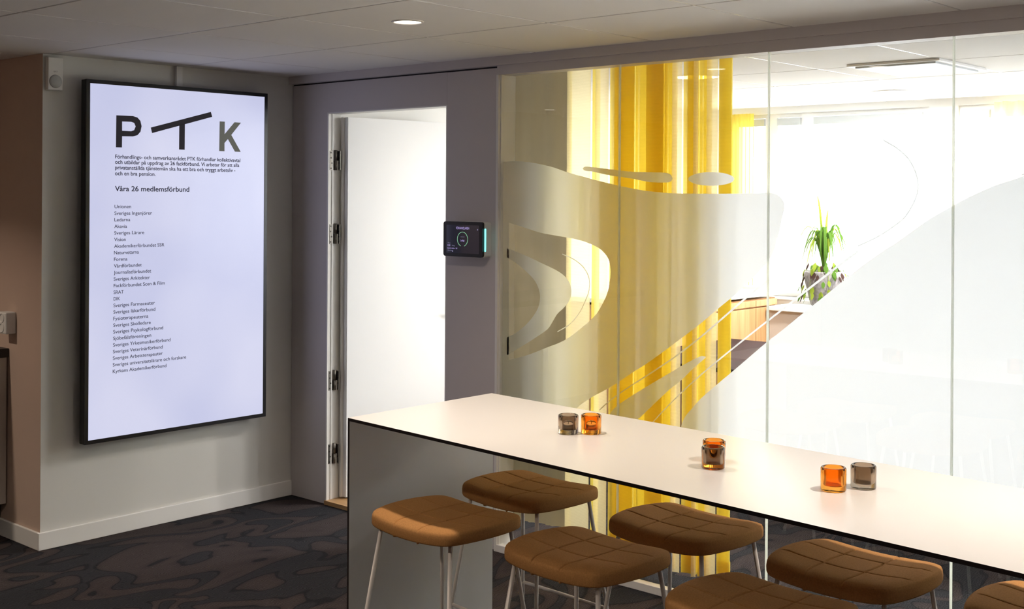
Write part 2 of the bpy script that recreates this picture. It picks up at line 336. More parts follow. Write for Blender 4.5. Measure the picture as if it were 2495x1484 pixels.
# window wall of the meeting room, with openings
WY0, WY1 = 3.6, 3.75
wins = [(.58, 2.09), (2.28, 3.30), (3.55, 5.00), (5.30, 6.60)]  # last two windows are out of view, added to let more daylight in
bm = bmesh.new(); ZB, ZT = .95, 2.262
xs = [.1] + [v for w_ in wins for v in w_] + [8]
for i in range(0, len(xs), 2): addbox(bm, xs[i], xs[i+1], WY0, WY1, 0, CZ+.017)
for a, b in wins: addbox(bm, a, b, WY0, WY1, 0, ZB); addbox(bm, a, b, WY0, WY1, ZT, CZ+.017)
obj('wall_window_side', bm, 'room_wall', kind='structure')
for i, (a, b) in enumerate(wins):
    wn = empty('window_%d' % (i+2), ((a+b)/2, WY0, ZB), kind='structure')
    ox, oy, oz = wn.location
    splits = [a, .905, 1.195, b] if i == 0 else ([a, 2.53, b] if i == 1 else [a, (a+b)/2, b])
    for j in range(len(splits)-1):
        s0, s1 = splits[j], splits[j+1]; t = .052
        bm = bmesh.new(); y0, y1 = .03, .09
        for q in ((s0, s0+t, ZB, ZT), (s1-t, s1, ZB, ZT), (s0+t, s1-t, ZB, ZB+t), (s0+t, s1-t, ZT-.03, ZT)):
            addbox(bm, q[0]-ox, q[1]-ox, y0, y1, q[2]-oz, q[3]-oz)
        sash = obj('sash', bm, 'winframe', wn)
        box('pane', s0+t-ox, s1-t-ox, .055, .061, ZB+t-oz, ZT-.03-oz, 'pane', sash)
        box('blind_cassette', s0+t-ox, s1-t-ox, .012, .03, ZT-.085-oz, ZT-.032-oz, 'blind', sash)
    box('sill', a-ox, b-ox, -.02, .09, -.02, 0.0, 'winframe', wn)

# ceiling: slab, grid bars and one object per tile
ceil = box('ceiling', -1.1, 8.1, -8.1, 3.76, CZ+.016, CZ+.08, 'tile', kind='structure')
gx = [.495+.648*k for k in range(-2, 12)]; gy = [-.705*k for k in range(-5, 12)]
for x in gx: box('grid_bar', x-.0035, x+.0035, -8, 3.7, CZ+.0012, CZ+.016, 'tbar', ceil)
for y in gy: box('grid_bar', -1, 8, y-.0035, y+.0035, CZ+.0014, CZ+.0159, 'tbar', ceil)
def tile_mesh():
    bm = bmesh.new(); addbox(bm, -.320, .320, -.3485, .3485, 0, .014)
    bmesh.ops.bevel(bm, geom=[e for e in bm.edges if all(v.co.z < .001 for v in e.verts)], offset=.003, segments=1, affect='EDGES')
    me = bpy.data.meshes.new('ceiling_tile'); bm.to_mesh(me); bm.free(); me.materials.append(MT['tile']); return me
TM = tile_mesh()
for i in range(len(gx)-1):
    for j in range(len(gy)-1):
        cx, cy = (gx[i]+gx[i+1])/2, (gy[j]+gy[j+1])/2
        if cx < -.9 or cx > 7.9 or cy < -7.9 or cy > 3.5: continue
        if cy < -4.6 and cx > 3: continue
        t = bpy.data.objects.new('tile', TM); COL.objects.link(t); t.parent = ceil; t.location = (cx, cy, CZ)

# ------------------------------------------------------------------ door panel and door
pn = empty('wall_door_panel', (0, 0, 0), kind='structure')
DX0, DX1, DZ, PT = .305, 1.206, 2.098, .085
box('panel', .004, DX0, 0, PT, 0, 2.256, 'panel', pn, bevel=.0015)
box('panel', DX0, DX1, 0, PT, DZ, 2.256, 'panel', pn)
box('panel', DX1, 1.548, 0, PT, 0, 2.256, 'panel', pn, bevel=.0015)
bm = bmesh.new(); addbox(bm, .0, 1.548, .01, PT, 2.256, 2.264); obj('shadow_gap', bm, 'core', pn)
d = empty('door_1', (DX0, PT, 0), kind='structure', label='white door standing open into the meeting room')
ox, oy = DX0, PT
fr = empty('frame', (0, 0, 0)); fr.parent = d
bm = bmesh.new()
addbox(bm, -.001, .009, -PT-.003, -PT+.006, .02, DZ)             # bright front lip
obj('frame_lip', bm, 'frame', d)
bm = bmesh.new(); addbox(bm, .0, .006, -PT+.006, .0, .02, DZ); addbox(bm, .006, .010, -.062, -.055, .02, DZ)
obj('jamb', bm, 'frame', d)
bm = bmesh.new(); addbox(bm, DX1-ox-.006, DX1-ox, -PT, 0, .02, DZ); obj('jamb', bm, 'frame', d)
bm = bmesh.new(); addbox(bm, 0.006, DX1-ox-.006, -PT, 0, DZ-.006, DZ); obj('head_jamb', bm, 'frame', d)
bpy.data.objects.remove(fr)
bm = bmesh.new(); addbox(bm, .0, DX1-ox, -PT-.012, .02, 0, .022); obj('threshold', bm, 'oak', d)
lf = empty('leaf', (.018, .002, 0), math.radians(83.6)); lf.parent = d
# leaf local frame: x along leaf width, y thickness (leaf spans -0.044..0)
bm = bmesh.new(); addbox(bm, .004, .875, -.044, -.0, .03, DZ-.022); bmesh.ops.bevel(bm, geom=bm.edges[:], offset=.0025, segments=2, affect='EDGES'); obj('leaf_board', bm, 'dlv', lf)
bm = bmesh.new(); addbox(bm, -.010, .004, -.016, -.002, .03, DZ-.022); obj('rebate_strip', bm, 'frame', lf)
bm = bmesh.new(); tube(bm, [(.80, -.044, 1.02), (.80, -.10, 1.02), (.69, -.10, 1.02)], .009, 10); obj('handle', bm, 'chrome', lf)
def hinge(zc):
    h = empty('hinge', (0.006, -.042, zc)); h.parent = d
    for nm, (y0, y1), full in (('hinge_plate', (-.034, -.004), 1), ('hinge_plate', (.012, .034), 0)):
        bm = bmesh.new()
        if full:
            addbox(bm, 0, .003, -.034, -.018, -.052, .052); addbox(bm, 0, .003, -.018, -.002, -.052, .0)
        else:
            addbox(bm, .004, .018, .013, .016, -.0, .052); addbox(bm, .016, .030, .013, .016, -.052, .052)
        obj(nm, bm, 'steel', h)
    bm = bmesh.new(); tube(bm, [(.008, .002, .001), (.008, .002, .056)], .0085, 14); obj('knuckle', bm, 'steel', h, True)
    bm = bmesh.new(); tube(bm, [(.008, .002, -.052), (.008, .002, -.001)], .0075, 14); obj('knuckle', bm, 'steel', h, True)
    for zz in (-.042, -.014, .014, .042):
        bm = bmesh.new(); tube(bm, [(.002, -.027+(.006 if zz == -.014 else 0), zz), (.0042, -.027+(.006 if zz == -.014 else 0), zz)], .0042, 10); obj('screw', bm, 'screw', h)
        bm = bmesh.new(); tube(bm, [(.023, .0135, zz), (.023, .0115, zz)], .0040, 10); obj('screw', bm, 'screw', h)
for zc in (1.842, 1.447, .660, .266): hinge(zc)

# ------------------------------------------------------------------ glass partition
gp = empty('window_1', (1.548, 0, 0), kind='structure', label='frameless glass partition with frosted flowing film pattern')
GX = 1.548
seams = [1.572, 2.252, 2.974, 3.702, 4.43, 5.16, 5.89]
for a, b in zip(seams[:-1], seams[1:]): box('pane', a+.0025-GX, b-.0025-GX, -.005, .005, .03, 2.222, 'pane', gp)
for s in seams[1:-1]: box('pane_joint', s-.0030-GX, s+.0030-GX, -.0058, .0040, .03, 2.221, 'edge', gp)
box('side_post', 0, .016, -.02, .10, 0, 2.222, 'frame', gp, bevel=.002)
box('side_post', .016, .024, -.010, .010, 0, 2.222, 'frame', gp)
box('bottom_rail', 0.016, 5.89-GX, -.02, .02, 0, .034, 'frame', gp, bevel=.002)
FY = .0075
def film(name, outer, holes=()):
    bm = bmesh.new(); flat(bm, catmull(outer), [catmull(h) for h in holes], lambda a, b: (a-GX, FY, b))
    bmesh.ops.recalc_face_normals(bm, faces=bm.faces[:]); return obj(name, bm, 'film', gp)
film('film', FILM_BODYA, [FILM_HOLEH]); film('film', FILM_ISLAND); film('film', FILM_S1); film('film', FILM_S2)
film('film', FILM_BODYB); film('film', FILM_SLIVER)
def stripe(pts, w0, w1):
    P = [Vector(p) for p in catmull(pts, False, 6)]; bm = bmesh.new(); prev = None
    for i, p in enumerate(P):
        a = P[max(0, i-1)]; b = P[min(len(P)-1, i+1)]; t = (b-a).normalized(); n = Vector((-t.y, t.x)); h = (w0+(w1-w0)*i/(len(P)-1))/2
        cur = [bm.verts.new((q.x-GX, FY, q.y)) for q in (p+n*h, p-n*h)]
        if prev: bm.faces.new((prev[0], prev[1], cur[1], cur[0]))
        prev = cur
    obj('film_line', bm, 'film', gp)
stripe(FILM_L1, .0085, .004); stripe(FILM_L2, .009, .004); stripe(FILM_L3, .006, .006); stripe(FILM_L4, .004, .004)

# ------------------------------------------------------------------ curtains
def cloth(name, path, z0, z1, mats, parent, hem=0.):
    bm = bmesh.new()
    for (x0, y0), (x1, y1), mi in path:
        n = max(2, int(abs(x1-x0)/.012))
        for k in range(n):
            pts = []
            for t in (k/n, (k+1)/n): pts.append((x0+(x1-x0)*t, y0+(y1-y0)*t+.006*math.sin(math.pi*t)))
            v = [bm.verts.new((px, py, z)) for (px, py), z in ((pts[0], z0), (pts[1], z0), (pts[1], z1), (pts[0], z1))]
            bm.faces.new(v).material_index = mi
    bmesh.ops.remove_doubles(bm, verts=bm.verts[:], dist=1e-5)
    return obj(name, bm, mats, parent, True)
strips = [(1.849,1.859,'Y1'),(1.859,1.988,'W'),(1.988,2.023,'Y1'),(2.023,2.088,'W'),(2.088,2.149,'Y3'),(2.149,2.228,'Y3'),(2.228,2.300,'Y2'),(2.302,2.382,'Y4'),
          (2.382,2.437,'Y2'),(2.437,2.479,'W'),(2.479,2.545,'Y3'),(2.545,2.561,'W'),(2.561,2.610,'Y2'),(2.610,2.656,'W'),(2.656,2.670,'Y4'),(2.670,2.723,'Y2')]
yc = empty('striped_curtain', (2.28, .14, .02), label='sheer curtain in yellow and white stripes hanging right behind the glass', cat='curtain')
path = []; YB = .14; k = 0
for a, b, t in strips:
    mi = 1 if t == 'W' else 0; lay = 1 if t == 'W' else int(t[1]); base = -.012 if k % 2 else .012; k += 1
    for l in range(lay):
        y = base+.016*l; path.append(((a-2.28, y-.006), (b-2.28, y+.006), mi) if l % 2 == 0 else ((b-2.28, y-.004), (a-2.28, y+.008), mi))
cloth('cloth', path, .04, 2.262, ['yellow', 'wsheer'], yc)
run = []
for p in path + [(0, 0, 1)]:
    if p[2] == 0: run.append(((p[0][0], p[0][1]+.004), (p[1][0], p[1][1]+.004), 0))
    elif run: cloth('hem', run, .04, .135, ['yellow', 'wsheer'], yc); run = []
box('curtain_track', 1.45, 3.6, .12, .18, 2.285, CZ-.001, 'white', label='white ceiling curtain track behind the glass header', cat='curtain track')
cc = empty('beige_curtain', (1.66, .14, .02), label='flat beige mesh curtain panel beside the door panel behind the glass', cat='curtain')
path = []; x = -.185
n = 14
for i in range(n):
    x0, x1 = -.238+.423*i/n, -.238+.423*(i+1)/n; yy = lambda u: -.032+.16*(u+.238)+.010*math.sin(u*60)
    path.append(((x0, yy(x0)), (x1, yy(x1)), 0))
cloth('cloth', path, .10, 2.225, ['cream'], cc)
bc = empty('corner_curtain', (.70, 3.50, 1.02), label='yellow sheer curtain gathered in the far window corner', cat='curtain')
path = []
for i in range(16):
    x0, x1 = -.13+.012*i*1.35, -.13+.012*(i+1)*1.35; path.append(((x0, .03*(i % 2)), (x1, .03*((i+1) % 2)), 0))
cloth('cloth', path, -.0, 1.245, ['yellow'], bc)
wc = empty('white_curtain', (2.75, 3.50, .92), label='white sheer curtain with soft folds at the right window', cat='curtain')
path = []
for i in range(30):
    x0, x1 = -.2+.016*i, -.2+.016*(i+1); path.append(((x0, .03*math.sin(i*1.1)), (x1, .03*math.sin((i+1)*1.1)), 0))
cloth('cloth', path, .0, 1.345, ['wsheer'], wc)

# ------------------------------------------------------------------ meeting room furniture
cb = empty('sideboard_cabinet', (.68, 2.75, 0), label='light wood sideboard with white top against the far meeting room wall', cat='cabinet')
box('body', -.38, .362, -.72, .70, .06, .955, 'cabwood', cb)
box('plinth', -.38, .32, -.70, .69, 0, .06, 'core', cb)
box('top', -.385, .384, -.74, .705, .972, 1.0, 'white', cb, bevel=.002)
for a, b in ((-.71, -.155), (-.148, .405), (.412, .695)):
    box('door', .364, .382, a, b, .075, .895, 'cabwood', cb, bevel=.0015)
    box('drawer_front', .364, .382, a, b, .905, .948, 'cabwood', cb, bevel=.0015)
box('window_bench', 1.085, 6.6, 3.30, 3.59, 0, .875, 'bench', label='beige casing below the windows with white ledge', cat='bench')
box('window_ledge', 1.085, 6.6, 3.27, 3.598, .876, .905, 'winframe', bevel=.004, label='white window ledge carrying the potted plant', cat='ledge')
mt = empty('meeting_table', (2.7, 2.1, 0), label='dark brown meeting table glimpsed through the clear gap in the film', cat='table')
box('table_top', -1.58, 1.6, -.62, .62, .705, .73, 'tdark', mt, bevel=.003)
for sx in (-1.0, 1.0):
    bm = bmesh.new(); tube(bm, [(sx, 0, .02), (sx, 0, .705)], .04, 20); obj('leg', bm, 'chrome', mt, True)
    bm = bmesh.new(); lathe(bm, [(0, 0), (.33, 0), (.33, .012), (.05, .025), (0, .025)], 40, sx, 0); obj('foot', bm, 'chrome', mt, True)
dp = empty('ceiling_diffuser', (2.88, 1.59, CZ), label='square white air diffuser in the meeting room ceiling', cat='diffuser')
box('frame', -.23, .23, -.29, .29, -.012, -.001, 'white', dp); box('plate', -.20, .20, -.26, .26, -.020, -.010, 'blind', dp)
# plant
pl = empty('potted_plant', (1.43, 3.43, .906), label='grey stone pot with long arching green leaves and trailing ivy', cat='plant')
bm = bmesh.new(); lathe(bm, [(0, 0), (.072, 0), (.092, .03), (.126, .17), (.134, .240), (.128, .250), (.116, .250), (.112, .20), (0, .20)], 36); obj('pot', bm, 'stone', pl, True)
bm = bmesh.new(); lathe(bm, [(0, .215), (.112, .205)], 24); obj('soil', bm, 'soil', pl)
def blade(ang, reach, rise, droop, wd, mt_):
    bm = bmesh.new(); prev = None; n = 9; dx, dy = math.cos(ang), math.sin(ang)
    for i in range(n+1):
        t = i/n; r = reach*t**1.2; z = .21+rise*math.sin(min(1, t*droop)*math.pi*.5 if droop <= 1 else t*droop*math.pi*.5)
        h = wd*(math.sin(math.pi*min(1, t*.92+.08)))+.001
        c = [bm.verts.new((dx*r-dy*h*s, dy*r+dx*h*s, z+abs(s)*.004)) for s in (-1, 0, 1)]
        if prev: bm.faces.new((prev[0], prev[1], c[1], c[0])); bm.faces.new((prev[1], prev[2], c[2], c[1]))
        prev = c
    obj('leaf', bm, mt_, pl, True)
rnd = random.Random(3)
for i in range(34):
    blade(i*2.4+rnd.uniform(-.2, .2), rnd.uniform(.10, .20), rnd.uniform(.26, .36), rnd.uniform(1.5, 1.9), rnd.uniform(.008, .012), 'leafg' if i % 3 else 'leafy')
for a, rc, rs in ((2.6, .10, .56), (.6, .02, .54), (4.0, .05, .50), (1.6, .06, .46)): blade(a, rc, rs, .95, .009, 'leafy')
for i in range(90):
    a = rnd.uniform(0, 6.28); z = rnd.choice((rnd.uniform(.05, .26), rnd.uniform(.19, .29))); ra = rnd.uniform(.128, .185) if z < .24 else rnd.uniform(.06, .15); s = rnd.uniform(.020, .034)
    bm = bmesh.new(); c = Vector((math.cos(a)*ra, math.sin(a)*ra, z)); o_ = Vector((math.cos(a), math.sin(a), 0)); tdir = Vector((-math.sin(a), math.cos(a), 0)); dn = Vector((0, 0, -1))*.9+o_*.35
    vs = [bm.verts.new(c+tdir*p*s*.62+dn*q*s) for p, q in ((0, -1), (.8, -.3), (.7, .4), (0, 1.2), (-.7, .4), (-.8, -.3))]; bm.faces.new(vs)
    obj('leaf', bm, ('leafg', 'leafy', 'leafp')[i % 3], pl)
for i in range(7):
    a = i*.9; bm = bmesh.new(); tube(bm, [(math.cos(a)*r_, math.sin(a)*r_, z_) for r_, z_ in ((.05, .215), (.12, .26), (.145, .18), (.15, .06))], .0025, 6); obj('stem', bm, 'stem', pl)

# ------------------------------------------------------------------ information screen
sx0, sx1 = .040, .090
Y0, Y1, Z0, Z1 = -1.275, -.235, .474, 2.195
scn = empty('display_screen', (0, (Y0+Y1)/2, Z0), label='large upright black-framed information screen lit pale lavender', cat='screen')
oy_, oz_ = (Y0+Y1)/2, Z0
box('housing', sx0, sx1-.012, Y0-oy_, Y1-oy_, 0, Z1-Z0, 'black', scn, bevel=.003)
box('wall_bracket', 0.002, sx0, -.25, .25, .5, 1.2, 'black', scn)
bm = bmesh.new(); B = .0185
for q in ((Y0, Y1, Z0, Z0+B), (Y0, Y1, Z1-B, Z1), (Y0, Y0+B, Z0+B, Z1-B), (Y1-B, Y1, Z0+B, Z1-B)): addbox(bm, sx1-.012, sx1, q[0]-oy_, q[1]-oy_, q[2]-oz_, q[3]-oz_)
obj('bezel', bm, 'bezel', scn)
dsp = box('display', sx1-.012, sx1-.003, Y0+B-oy_, Y1-B-oy_, B, Z1-Z0-B, 'display', scn, label='lit display surface')
SXF = sx1-.0022
def scr(outer, holes, m_, name): 
    bm = bmesh.new(); flat(bm, outer, holes, lambda a, b: (SXF, a-oy_, b-oz_)); bmesh.ops.recalc_face_normals(bm, faces=bm.faces[:]); obj(name, bm, m_, dsp)
scr(LOGO_P_OUT, [LOGO_P_IN], 'ink', 'logo_letter'); scr(LOGO_T_BAR, [], 'ink', 'logo_letter'); scr(LOGO_T_STEM, [], 'ink', 'logo_letter'); scr(LOGO_K, [], 'inkgrey', 'logo_letter')
def scr_text(s, y, z, wd, size, m_, fat=0.):
    me = text_mesh(s, wd, size)
    if fat:                                     # heavier weight: the outline widened by two small offsets
        bm = bmesh.new(); base = [v.co.copy() for v in me.vertices]; polys = [tuple(p.vertices) for p in me.polygons]
        for k_, (ax, ay) in enumerate(((0, 0), (fat, 0), (0, fat*.7))):
            vs = [bm.verts.new((c.x+ax, c.y+ay, k_*2e-5)) for c in base]
            for q in polys: bm.faces.new([vs[i_] for i_ in q])
        me = bpy.data.meshes.new('text_line'); bm.to_mesh(me); bm.free()
    o = link('text_line', me, m_, dsp); o.matrix_local = Matrix(((0, 0, 1, SXF), (1, 0, 0, y-oy_), (0, 1, 0, z-oz_), (0, 0, 0, 1)))
    return o
for i, (s, y, z, wd) in enumerate(TEXT_BOLD):
    big = i == 4
    scr_text(s, y, z, wd, .0265 if not big else .036, 'inktext', .0009 if not big else .0013)
for s, y, z, wd in TEXT_ROWS: scr_text(s, y, z, wd, .0236, 'inktext', .0004)
# cable duct, sensor, socket
box('cable_duct', 0, .022, -.747, -.712, 2.190, CZ-.002, 'white', bevel=.002, label='white cable duct between the screen and the ceiling', cat='cable duct')
ms = empty('motion_sensor', (0, -1.398, 2.137), label='white motion sensor with round lens high in the wall corner', cat='sensor')
box('housing', 0, .030, -.036, .037, 0, .152, 'white', ms, bevel=.004)
bm = bmesh.new()
prof = [(.031*math.cos(t), .012*math.sin(t)) for t in [i*math.pi/16 for i in range(9)]]
lathe(bm, prof, 28)
o = obj('lens', bm, 'dome', ms, True); o.matrix_local = Matrix(((0, 0, 1, .030), (1, 0, 0, 0), (0, 1, 0, .040), (0, 0, 0, 1)))
me = text_mesh('AJAX', .020, .010); o = link('print', me, 'greytext', ms); o.matrix_local = Matrix(((0, 0, 1, .0305), (1, 0, 0, -.010), (0, 1, 0, .083), (0, 0, 0, 1)))
so = empty('wall_socket', (-.285, -1.445, .985), label='white double wall socket box above the kitchen counter', cat='socket')
box('box', -.040, .040, -.052, 0, 0, .104, 'white', so, bevel=.006)
for zz in (.030, .076):
    bm = bmesh.new(); lathe(bm, [(.0195, .0), (.0195, -.010), (.0, -.010)], 28)
    bmesh.ops.reverse_faces(bm, faces=bm.faces[:])
    o = obj('outlet', bm, 'greytext', so); o.matrix_local = Matrix(((1, 0, 0, 0), (0, 0, -1, -.0525), (0, 1, 0, zz), (0, 0, 0, 1)))
    bm = bmesh.new(); tube(bm, [(math.cos(t)*.021, -.053, zz+math.sin(t)*.021) for t in [i*math.pi/14 for i in range(28)]], .002, 6, True); obj('outlet_rim', bm, 'white', so)
# kitchen counter
kc = empty('counter_cabinet', (-.65, -2.6, 0), label='beige counter cabinet at the left edge under a dark worktop', cat='cabinet')
box('body', -.31, .305, -1.15, 1.15, .16, .868, 'counter', kc)
box('plinth', -.31, .26, -1.15, 1.15, 0, .16, 'core', kc)
for i in range(4): box('door', .306, .325, -1.15+.575*i+.002, -1.15+.575*(i+1)-.002, .162, .866, 'counter', kc, bevel=.0015)
box('worktop', -.965, -.315, -3.78, -1.446, .869, .909, 'worktop', bevel=.002, label='dark worktop on the beige counter at the left edge', cat='worktop')
# ------------------------------------------------------------------ booking tablet
tb = empty('booking_tablet', (1.367, 0, 1.45), label='small black room booking tablet mounted right of the doorway', cat='tablet')
def rrect(w_, h_, r_, n=6):
    P = []
    for cx, cy, a0 in ((w_-r_, h_-r_, 0), (-w_+r_, h_-r_, 90), (-w_+r_, -h_+r_, 180), (w_-r_, -h_+r_, 270)):
        for i in range(n+1): a = math.radians(a0+90*i/n); P.append((cx+r_*math.cos(a), cy+r_*math.sin(a)))
    return P
def rbox(name, w_, h_, r_, y0, y1, m_, par, dx=0):
    bm = bmesh.new(); P = rrect(w_, h_, r_); A = [bm.verts.new((x+dx, y0, z)) for x, z in P]; Bv = [bm.verts.new((x+dx, y1, z)) for x, z in P]
    bm.faces.new(A); bm.faces.new(Bv[::-1])
    for i in range(len(P)): bm.faces.new((A[i], Bv[i], Bv[(i+1) % len(P)], A[(i+1) % len(P)]))
    bmesh.ops.recalc_face_normals(bm, faces=bm.faces[:]); return obj(name, bm, m_, par)
rbox('back_shell', .131, .084, .012, -.040, 0.0, 'white', tb, .004)
fp = rbox('front_glass', .129, .083, .012, -.052, -.040, 'black', tb)
rbox('display', .108, .067, .002, -.0526, -.0520, 'tabscreen', fp)
box('status_light', .1335, .1362, -.044, -.034, -.055, .052, 'cyan', tb, bevel=.002)
TY = -.0528
def tab_text(s, x, z, wd, size, m_):
    me = text_mesh(s, wd, size); o = link('text_line', me, m_, fp); o.matrix_local = Matrix(((1, 0, 0, x), (0, 0, -1, TY), (0, 1, 0, z), (0, 0, 0, 1)))
tab_text('FÖRHANDLAREN', -.043, .047, .086, .016, 'tabtext'); tab_text('Ledigt', -.013, -.010, .026, .013, 'tabtext')
tab_text('Nästa', -.098, -.022, .017, .008, 'tabdim'); tab_text('12:30', -.100, -.035, .018, .012, 'tabtext'); tab_text('Idag', -.070, -.034, .018, .008, 'tabdim')
tab_text('Internt möte - Sal', -.101, -.047, .066, .009, 'tabtext'); tab_text('Boka', -.098, -.057, .028, .007, 'tabdim')
bm = bmesh.new(); tube(bm, [(math.cos(t)*.034, TY, .0+math.sin(t)*.034) for t in [math.radians(-70+i*320/40) for i in range(41)]], .0012, 6); obj('status_ring', bm, 'tabgreen', fp)
for x, z, m_, r_ in ((-.066, -.058, 'tabdim', .004), (.098, .047, 'tabdim', .0035)):
    bm = bmesh.new(); lathe(bm, [(0, .0004), (r_, 0)], 16); o = obj('icon', bm, m_, fp); o.matrix_local = Matrix(((1, 0, 0, x), (0, 0, -1, TY), (0, 1, 0, z), (0, 0, 0, 1)))
bm = bmesh.new(); addbox(bm, -.013, .013, TY-.0002, TY, .0105, .0118); obj('icon', bm, 'tabdim', fp)

# ------------------------------------------------------------------ bar table
TS = -.081; TX0, TX1 = 2.224, 5.02; TYF, TYR, TZ, TT = -1.486, -.769, .9, .0105
bt = empty('bar_table', (TX0, TYF, 0), label='long white bar table with thin dark edges and a slab end', cat='table')
def slab(name, x0, x1, z0, z1, par):
    bm = bmesh.new(); f = lambda x, y, z: bm.verts.new((x-TX0, y+TS*(x-TX0)-TYF, z))
    v = [f(x0, TYF, z0), f(x1, TYF, z0), f(x1, TYR, z0), f(x0, TYR, z0), f(x0, TYF, z1), f(x1, TYF, z1), f(x1, TYR, z1), f(x0, TYR, z1)]
    for q in ((3,2,1,0),(4,5,6,7),(0,1,5,4),(1,2,6,5),(2,3,7,6),(3,0,4,7)): bm.faces.new([v[i] for i in q])
    bm.normal_update()
    big = sorted(bm.faces, key=lambda a: -a.calc_area())[:2]
    for a in bm.faces: a.material_index = 0 if a in big else 1
    return obj(name, bm, ['lamtop', 'core'], par)
slab('table_top', TX0, TX1, TZ-TT, TZ, bt); slab('end_panel', TX0, TX0+TT, 0, TZ-TT-.0005, bt); slab('end_panel', TX1-TT, TX1, 0, TZ-TT-.0005, bt)

# ------------------------------------------------------------------ bar stools
def seat_mesh():
    def axis(gs, n):
        L = [-1+2*i/n for i in range(n+1)]
        for g in gs:
            L = [a for a in L if abs(a-g) > .05]
            L += [g+dv for dv in (-.045, -.026, -.016, -.008, 0, .008, .016, .026, .045)]
        L += [.90, .94, .975, -.90, -.94, -.975]
        return sorted(set(round(a, 4) for a in L))
    gu, gv = (-.30, .30), (-.34, .34)
    U_, V_ = axis(gu, 22), axis(gv, 18); bm = bmesh.new(); grid = {}
    def xy(u, v):
        p = 11.; m_ = max(abs(u), abs(v)); k = m_/((abs(u)**p+abs(v)**p)**(1/p)) if m_ > 0 else 1
        u, v = u*k, v*k
        return u*(.184+.034*(1-v*v)), v*(.166+.006*(1-u*u))
    def top(u, v):
        x, y = xy(u, v); z = .014*(x/.2)**2
        m_ = max(abs(u), abs(v)); t = max(0, (m_-.80)/.20); z -= .011*t*t
        g = 0
        for a in gu: g = max(g, math.exp(-((u-a)/.013)**2))
        for a in gv: g = max(g, math.exp(-((v-a)/.015)**2)*(1 if abs(u) < .88 else max(0, 1-(abs(u)-.88)/.05)))
        puff = .0025*abs(math.cos(math.pi*u/.6*.5+0))*0
        return x, y, z-.0045*g+puff
    for i, u in enumerate(U_):
        for j, v in enumerate(V_): grid[i, j] = bm.verts.new(top(u, v))
    for i in range(len(U_)-1):
        for j in range(len(V_)-1): bm.faces.new((grid[i, j], grid[i+1, j], grid[i+1, j+1], grid[i, j+1]))
    nU, nV = len(U_)-1, len(V_)-1
    ring = [grid[i, 0] for i in range(nU)] + [grid[nU, j] for j in range(nV)] + [grid[i, nV] for i in range(nU, 0, -1)] + [grid[0, j] for j in range(nV, 0, -1)]
    prev = ring
    for sc, dz in ((1.014, -.007), (1.020, -.018), (1.018, -.032), (1.008, -.037), (.97, -.038), (.70, -.036)):
        cur = [bm.verts.new((r_.co.x*sc, r_.co.y*sc, r_.co.z+dz)) for r_ in ring]
        for a in range(len(ring)):
            b_ = (a+1) % len(ring); bm.faces.new((prev[b_], prev[a], cur[a], cur[b_]))
        prev = cur
    bm.faces.new(prev)
    bmesh.ops.recalc_face_normals(bm, faces=bm.faces[:])
    me = bpy.data.meshes.new('seat'); bm.to_mesh(me); bm.free(); me.materials.append(MT['seat'])
    for p in me.polygons: p.use_smooth = True
    return me
SEAT = seat_mesh(); SZ = .628
def make_stool():
    r = empty('bar_stool')
    s = bpy.data.objects.new('seat', SEAT); COL.objects.link(s); s.parent = r; s.location = (0, 0, SZ)
    lx0, ly0, lx1, ly1, zt = .160, .130, .232, .206, SZ-.026
    P = lambda t, sx, sy: (sx*(lx0+(lx1-lx0)*t), sy*(ly0+(ly1-ly0)*t), zt*(1-t))
    for sx in (-1, 1):
        for sy in (-1, 1):
            bm = bmesh.new(); tube(bm, [P(0, sx, sy), P(.992, sx, sy)], .0068, 12); lg = obj('leg', bm, 'leg', r, True)
            bm = bmesh.new(); a = P(1, sx, sy); lathe(bm, [(0, 0), (.010, 0), (.010, .010), (.006, .014), (0, .014)], 14, a[0], a[1]); obj('glide', bm, 'glide', lg)
    t = 1-.20/zt
    for sy in (-1, 1):
        a, b = P(t, -1, sy), P(t, 1, sy); mid = ((a[0]+b[0])/2, a[1]*1.06, a[2]-.004)
        bm = bmesh.new(); tube(bm, [a, mid, b], .0062, 10); obj('footrest', bm, 'leg', r, True)
    for sx in (-1, 1):
        bm = bmesh.new(); tube(bm, [(sx*lx0, -ly0, zt), (sx*lx0, ly0, zt)], .006, 8); obj('seat_bar', bm, 'leg', r)
    return r
STOOLS = [  # x, y, rotation, label
    (2.615, -1.405, -2., 'brown bar stool on the near side at the slab end, its edge catching orange light'),
    (2.560, -.930, -3., 'brown bar stool on the glass side nearest the slab end of the table'),
    (3.190, -1.400, -4., 'brown bar stool second from the slab end on the near side'),
    (3.235, -.955, -4., 'brown bar stool second from the slab end on the glass side, before the yellow curtain'),
    (3.825, -.995, -3., 'brown bar stool third from the slab end on the glass side'),
    (3.800, -1.460, -4., 'brown bar stool on the near side cut off by the lower picture edge'),
    (4.395, -1.005, -4., 'brown bar stool at the right picture edge on the glass side'),
]
st0 = make_stool()
for i, (x, y, a, lab) in enumerate(STOOLS):
    s = st0 if i == 0 else copy_tree(st0)
    s.location = (x, y, 0); s.rotation_euler = (0, 0, math.radians(a)); tag(s, lab, 'stool', 'stools around the bar table')

